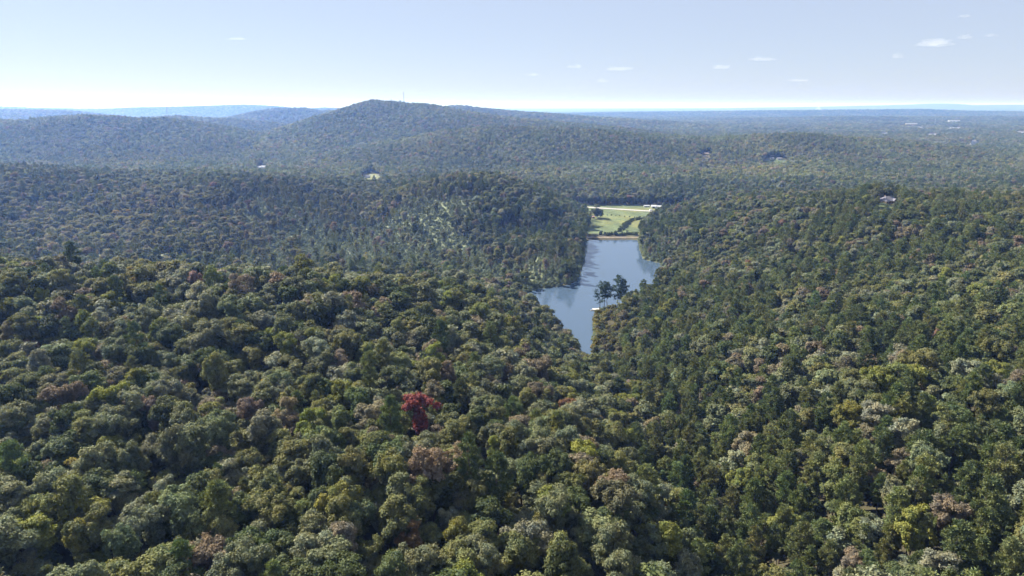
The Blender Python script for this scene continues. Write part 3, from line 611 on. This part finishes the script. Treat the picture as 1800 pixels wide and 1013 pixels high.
def hip_house(loc, rz):
    L, D, h, rise = 17, 12, 3.4, 4.4; e = empty('house', loc, rz); tag(e, 'house with a grey hipped roof half hidden by trees on the ridge', 'house')
    MB().box(-L/2, L/2, -D/2, D/2, -2, h).build('wall', M_BRICK, e)
    o_ = .6; b = [(-L/2-o_,-D/2-o_,h),(L/2+o_,-D/2-o_,h),(L/2+o_,D/2+o_,h),(-L/2-o_,D/2+o_,h)]; a = [(-L/2+D/2-1.5,0,h+rise),(L/2-D/2+1.5,0,h+rise)]
    r = MB(); r.v = b+a; r.f = [(0,1,5,4),(2,3,4,5),(3,0,4),(1,2,5),(0,3,2,1)]; rf = r.build('roof', M_ROOFG, e)
    g = MB(); g.prism([(-2.2,h),(2.2,h),(0,h+2.6)], -D/2-1.6, -1.0); g.v = [(x+2.5, y, z) for x, y, z in g.v]; g.build('gable', M_ROOFG, rf)
    MB().box(-3.4,-2.6,.8,1.6,h+2.5,h+5.2).build('chimney', M_BRICK, rf)
    for x in (-6.5,-3.5,6.5): MB().box(x-.6,x+.6,-D/2-.05,-D/2+.02,1,2.6).build('window', M_GLASS, e)
    MB().box(-.5,.5,-D/2-.06,-D/2+.02,0,2.2).build('door', M_DARK, e)
g = h1(HOUSE[0], HOUSE[1]); hip_house((HOUSE[0], HOUSE[1], g), .35)
def put(u, v, z0=1):
    p = at_z(u, v, z0)
    for _ in range(8): p = at_z(u, v, .5*p[2]+.5*h1(p[0], p[1]))
    return (p[0], p[1], h1(p[0], p[1]))
gable_house('shed', put(1041.5, 383.5), .5, 5, 4, 2.2, 1.0, M_BRICK, M_PINK, 'small shed with a faded pink metal roof under the field oak', 'shed', 1)
p = put(1150, 367); gable_house('garage', (p[0], p[1]+6, p[2]), -.1, 8, 7, 3.2, 1.8, M_WHITE, M_ROOFW, 'white garage with a dark open bay beside the valley road', 'garage', 1)
MB().box(-1.6,1.6,-3.56,-3.45,0,2.7).build('bay_shade', M_DARK, bpy.data.objects['garage'])  # dark slab on the wall stands in for shade inside the open bay
p = put(1158, 367); gable_house('house', (p[0], p[1]+8, p[2]), -.1, 12, 6, 2.7, 1.3, M_WHITE, M_ROOFW, 'long white house next to the garage on the valley road', 'house', 5)
p = put(1137, 364.5); gable_house('trailer_home', (p[0], p[1]+2, p[2]), 0, 9, 3.4, 2.5, .7, M_ROOFW, M_ROOFW, 'pale trailer home in the shade of the trees behind the road', 'house', 3)
def vehicle(loc, rz, L, Wd, H, label, cabin, name, cat):
    e = empty(name, loc, rz); tag(e, label, cat); hw = Wd/2
    pr = [(-L/2,.35),(L/2,.35),(L/2,H*.5),(L/2-.9,H*.56)]+([(L/2-1.7,H),(-L/2+.1,H)] if cabin == 'van' else [(L/2-1.7,H*.98),(L/2-3.0,H),(L/2-3.3,H*.58),(-L/2,H*.58)] if cabin == 'truck' else [(L/2-1.7,H),(-L/2+1.0,H),(-L/2+.3,H*.58)])+[(-L/2,H*.5)]
    b = MB().prism(pr, -hw, hw).build('body', simple('white_car_paint', (.75,.75,.76), .25, .03), e)
    bv = b.modifiers.new('bevel', 'BEVEL'); bv.width = .08; bv.segments = 2
    for s in (-1, 1):
        MB().box(L/2-3.0, L/2-1.75, s*hw-.02, s*hw+.02, H*.6, H*.9).build('window', M_GLASS, e)
        for x in (-L/2+.9, L/2-.9): MB().tube([(x, s*hw-.13*s, .34),(x, s*hw+.03*s, .34)], [.34,.34], 12).build('wheel', M_TYRE, e)
p = put(1145, 371.5); vehicle((p[0], p[1], p[2]+.36), .15, 6.5, 2.2, 2.8, 'white van on the pale road beyond the field', 'van', 'van', 'van')
p = put(1153.5, 373); vehicle((p[0], p[1], p[2]+.36), -.05, 5.8, 2.0, 1.9, 'white pickup truck following the van along the pale road', 'truck', 'pickup_truck', 'truck')
# white farm and field hut in the valley under the mountain
for (u, v, L, lab) in [(456.5,297,9,'small white outbuilding of the valley farm under the mountain'),(464,296.5,13,'white-roofed farmhouse in the valley under the mountain')]:
    p = put(u, v, 18); gable_house('farmhouse' if L > 10 else 'outbuilding', p, .1, L, 8, 4.5, 3, M_WHITE, M_ROOFW, lab, 'building', 3)
p = put(646, 313, 10); gable_house('barn', p, .4, 11, 7, 3.5, 2, M_WHITE, M_ROOFG, 'low grey barn beside the small dry field under the mountain', 'barn', 2)
p = put(1241, 272, 38); gable_house('house', p, .2, 12, 8, 3, 2, M_SIDETAN, M_BRICK, 'tan house in a bare clearing on the wooded ridge', 'house', 3)
for u, L, lab in ((1357,9,'white cottage at the end of a lawn in the ridge woods'),(1370,12,'pale house beside the cottage on a lawn in the ridge woods')):
    p = put(u, 280, 32); gable_house('house', p, -.2, L, 7, 3, 2, M_WHITE, M_ROOFG, lab, 'house', 3)
tl = ['tan works hall on the hazy plain','low tan shed below the works hall on the plain','very long pale warehouse far out on the plain','long pale warehouse beyond the wooded ridge','bright white hall at the foot of the plain woods','small pale hall next to a tree line on the plain','small blue-grey hall at the ridge foot','pale annex beside the tan works hall']
for (x, y, z, L, D, cc), lab in zip(TOWN, tl):
    gable_house('warehouse', (x, y, z), 0, L, D, 13, 4, simple('works_wall', tuple(min(.8, k*1.25) for k in cc), .6, .08, .05), M_ROOFT, lab, 'building', 6, False)
# dock with a pale deck on the point
p = at_z(1048, 543.5, .4); e = empty('dock', (p[0], p[1], 0), .12); tag(e, 'small bleached wooden dock reaching from the lake point', 'dock')
for i in range(16): MB().box(-3.2+i*.4, -2.83+i*.4, -1.5, 1.5, .52, .60+.01*(i % 3)).build('plank', M_PLANK, e)
for y in (-1.3, 1.3): MB().box(-3.2, 3.2, y-.1, y+.1, .32, .52).build('beam', M_GREYWOOD, e)
for x in (-3, 0, 3):
    for y in (-1.3, 1.3): MB().tube([(x, y*1.12, -1.6),(x, y*1.12, 1.1)], [.11,.10], 8).build('post', M_GREYWOOD, e)
MB().box(3.0, 6.5, -.6, .6, .50, .58).build('gangway', M_PLANK, e)
p2 = at_z(1044.5, 544, .2); e = empty('rowing_boat', (p2[0]-1.5, p2[1]-2.5, -.05), .3); tag(e, 'small white boat tied beside the wooden dock', 'boat')
prof = [(-2.2,.95),(-1.2,1.25),(0,1.3),(1.2,1.0),(2.1,.35),(2.4,.03)]; b = MB()
for x, w in prof: b.v += [(x,-w/1.6,.5),(x,-w/2.4,.0),(x,w/2.4,.0),(x,w/1.6,.5),(x,w/1.9,.46),(x,w/2.9,.1),(x,-w/2.9,.1),(x,-w/1.9,.46)]
for i in range(len(prof)-1):
    for j in range(8): b.f.append((i*8+j, i*8+(j+1) % 8, i*8+8+(j+1) % 8, i*8+8+j))
b.f += [tuple(range(7,-1,-1)), tuple(range(40,48))]; b.build('hull', M_WHITE, e)
for x in (-1.2, .4): MB().box(x-.14, x+.14, -.55, .55, .36, .41).build('seat', M_PLANK, e)
# lattice masts
def mast(u, v, y, H, w, label):
    p = at_y(u, v, y); g = h1(p[0], p[1]); e = empty('radio_mast', (p[0], p[1], g), .3); tag(e, label, 'mast'); m = MB(); n_ = int(H/4)
    for a in (0, 2.094, 4.189): m.tube([(w*math.cos(a), w*math.sin(a), -2),(w*.6*math.cos(a), w*.6*math.sin(a), H)], [.30,.24], 4)
    for i in range(n_):
        z0, z1 = H*i/n_, H*(i+1)/n_; f0, f1 = w*(1-.4*i/n_), w*(1-.4*(i+1)/n_)
        for a, b_ in ((0,2.094),(2.094,4.189),(4.189,0)): m.tube([(f0*math.cos(a), f0*math.sin(a), z0),(f1*math.cos(b_), f1*math.sin(b_), z1)], [.14,.14], 3)
    m.build('lattice', M_STEEL, e)
    for z in (.7, .85): MB().tube([(w,0,H*z),(w+1.4,0,H*z)], [.9,.9], 10).build('dish', M_ROOFW, e)
    MB().tube([(0,0,H),(0,0,H+5)], [.09,.04], 5).build('antenna', M_STEEL, e)
mast(710, 185, 2900, 64, 2.4, 'thin steel radio mast on the mountain summit')
mast(295, 207, 3500, 74, 2.4, 'lone steel mast on a hazy ridge by the mountain')
mast(1640, 238, 4600, 60, 2.2, 'slim steel mast beside the low tan shed on the plain')

# ------------------------------------------------------------------ clouds and smoke outside and inside the air
def vol(name, dens, colr, an=.3):
    m, n, out = nt(name); v = n.nodes.new('ShaderNodeVolumePrincipled'); v.inputs['Density'].default_value = dens; v.inputs['Color'].default_value = (*colr, 1); v.inputs['Anisotropy'].default_value = an; v.inputs['Absorption Color'].default_value = (1, 1, 1, 1)
    n.links.new(v.outputs[0], out.inputs['Volume']); return m
M_CLOUD = vol('cloud_vapour', .0006, (1, 1, 1), .2)
def ico(sub=3):
    import bmesh
    b = bmesh.new(); bmesh.ops.create_icosphere(b, subdivisions=sub, radius=1); V = np.array([v.co[:] for v in b.verts]); F = np.array([[v.index for v in f_.verts] for f_ in b.faces]); b.free(); return V, F
IV, IF = ico(4)
def cloud(u, v, wpx, hpx, label, y=21000, th=1.0):
    p = at_y(u, v, y); k = y/1200; Lx, Lz = wpx*k/2, hpx*k/2
    D = IV.copy(); s = rng.integers(0, 999); nn = .12+1.55*fbm(D[:,0]*3.1+s, D[:,2]*2.3+D[:,1]*2.6+s, 71, 5)**1.15
    up = np.where(D[:,2] > 0, 1.0, .45); Q = D*nn[:, None]*np.array([Lx, Lx*.45, Lz]); Q[:,2] *= up
    o = link(bpy.data.objects.new('cloud', np_mesh('cloud', Q, IF, [M_CLOUD], True))); o.location = p; tag(o, label, 'cloud')
for a in [(1641,78,64,17,'largest puffy cloud low over the hazy plain'),(1696,66,32,12,'small puffy cloud just beyond the largest one'),(1741,63,22,9,'faint small cloud trailing behind two puffy ones'),(1578,100,24,11,'small round cloud below the largest puffy one'),
          (1341,105,54,9,'long flat streak of cloud high above the lake end'),(1268,119,38,10,'flat ragged cloud lower than the long streak'),(1086,122,46,10,'flat cloud above the pale horizon near the mountain foot'),(1061,143,24,10,'small low cloud under the flat one near the mountain'),(1012,118,28,9,'small flat cloud over the mountain shoulder'),
          (936,132,26,6,'thin wisp of cloud above the mountain shoulder'),(416,69,34,6,'thin single wisp alone in the bright sky'),(1696,29,28,7,'faint wisp highest above the plain'),(1405,142,40,6,'thin low wisp above the smoke plume')]: cloud(*a)
# thin smoke on the plain
p = at_z(1432, 197, 20); g = h1(p[0], p[1]); m = MB(); n_ = 8
m.tube([(12*math.sin(i*.5)+i*i*2.2, 0, i*14.0) for i in range(n_)], [9+i*7.0 for i in range(n_)], 12); m.f.append(tuple(range(11,-1,-1)))
o = m.build('smoke', vol('thin_smoke', .0035, (.9,.93,1)), None, (p[0], p[1], g)); o['kind'] = 'stuff'; o['label'] = 'thin smoke rising from the plain'

# ------------------------------------------------------------------ the air between: pale haze round everything
mb = MB().box(-38000, 38000, -37000, 38000, -6, 245)
haze = mb.build('haze', vol('haze_air', HAZE_DENSITY, HAZE_COLOR, .35)); haze['kind'] = 'stuff'; haze['label'] = 'pale blue air between the hills'
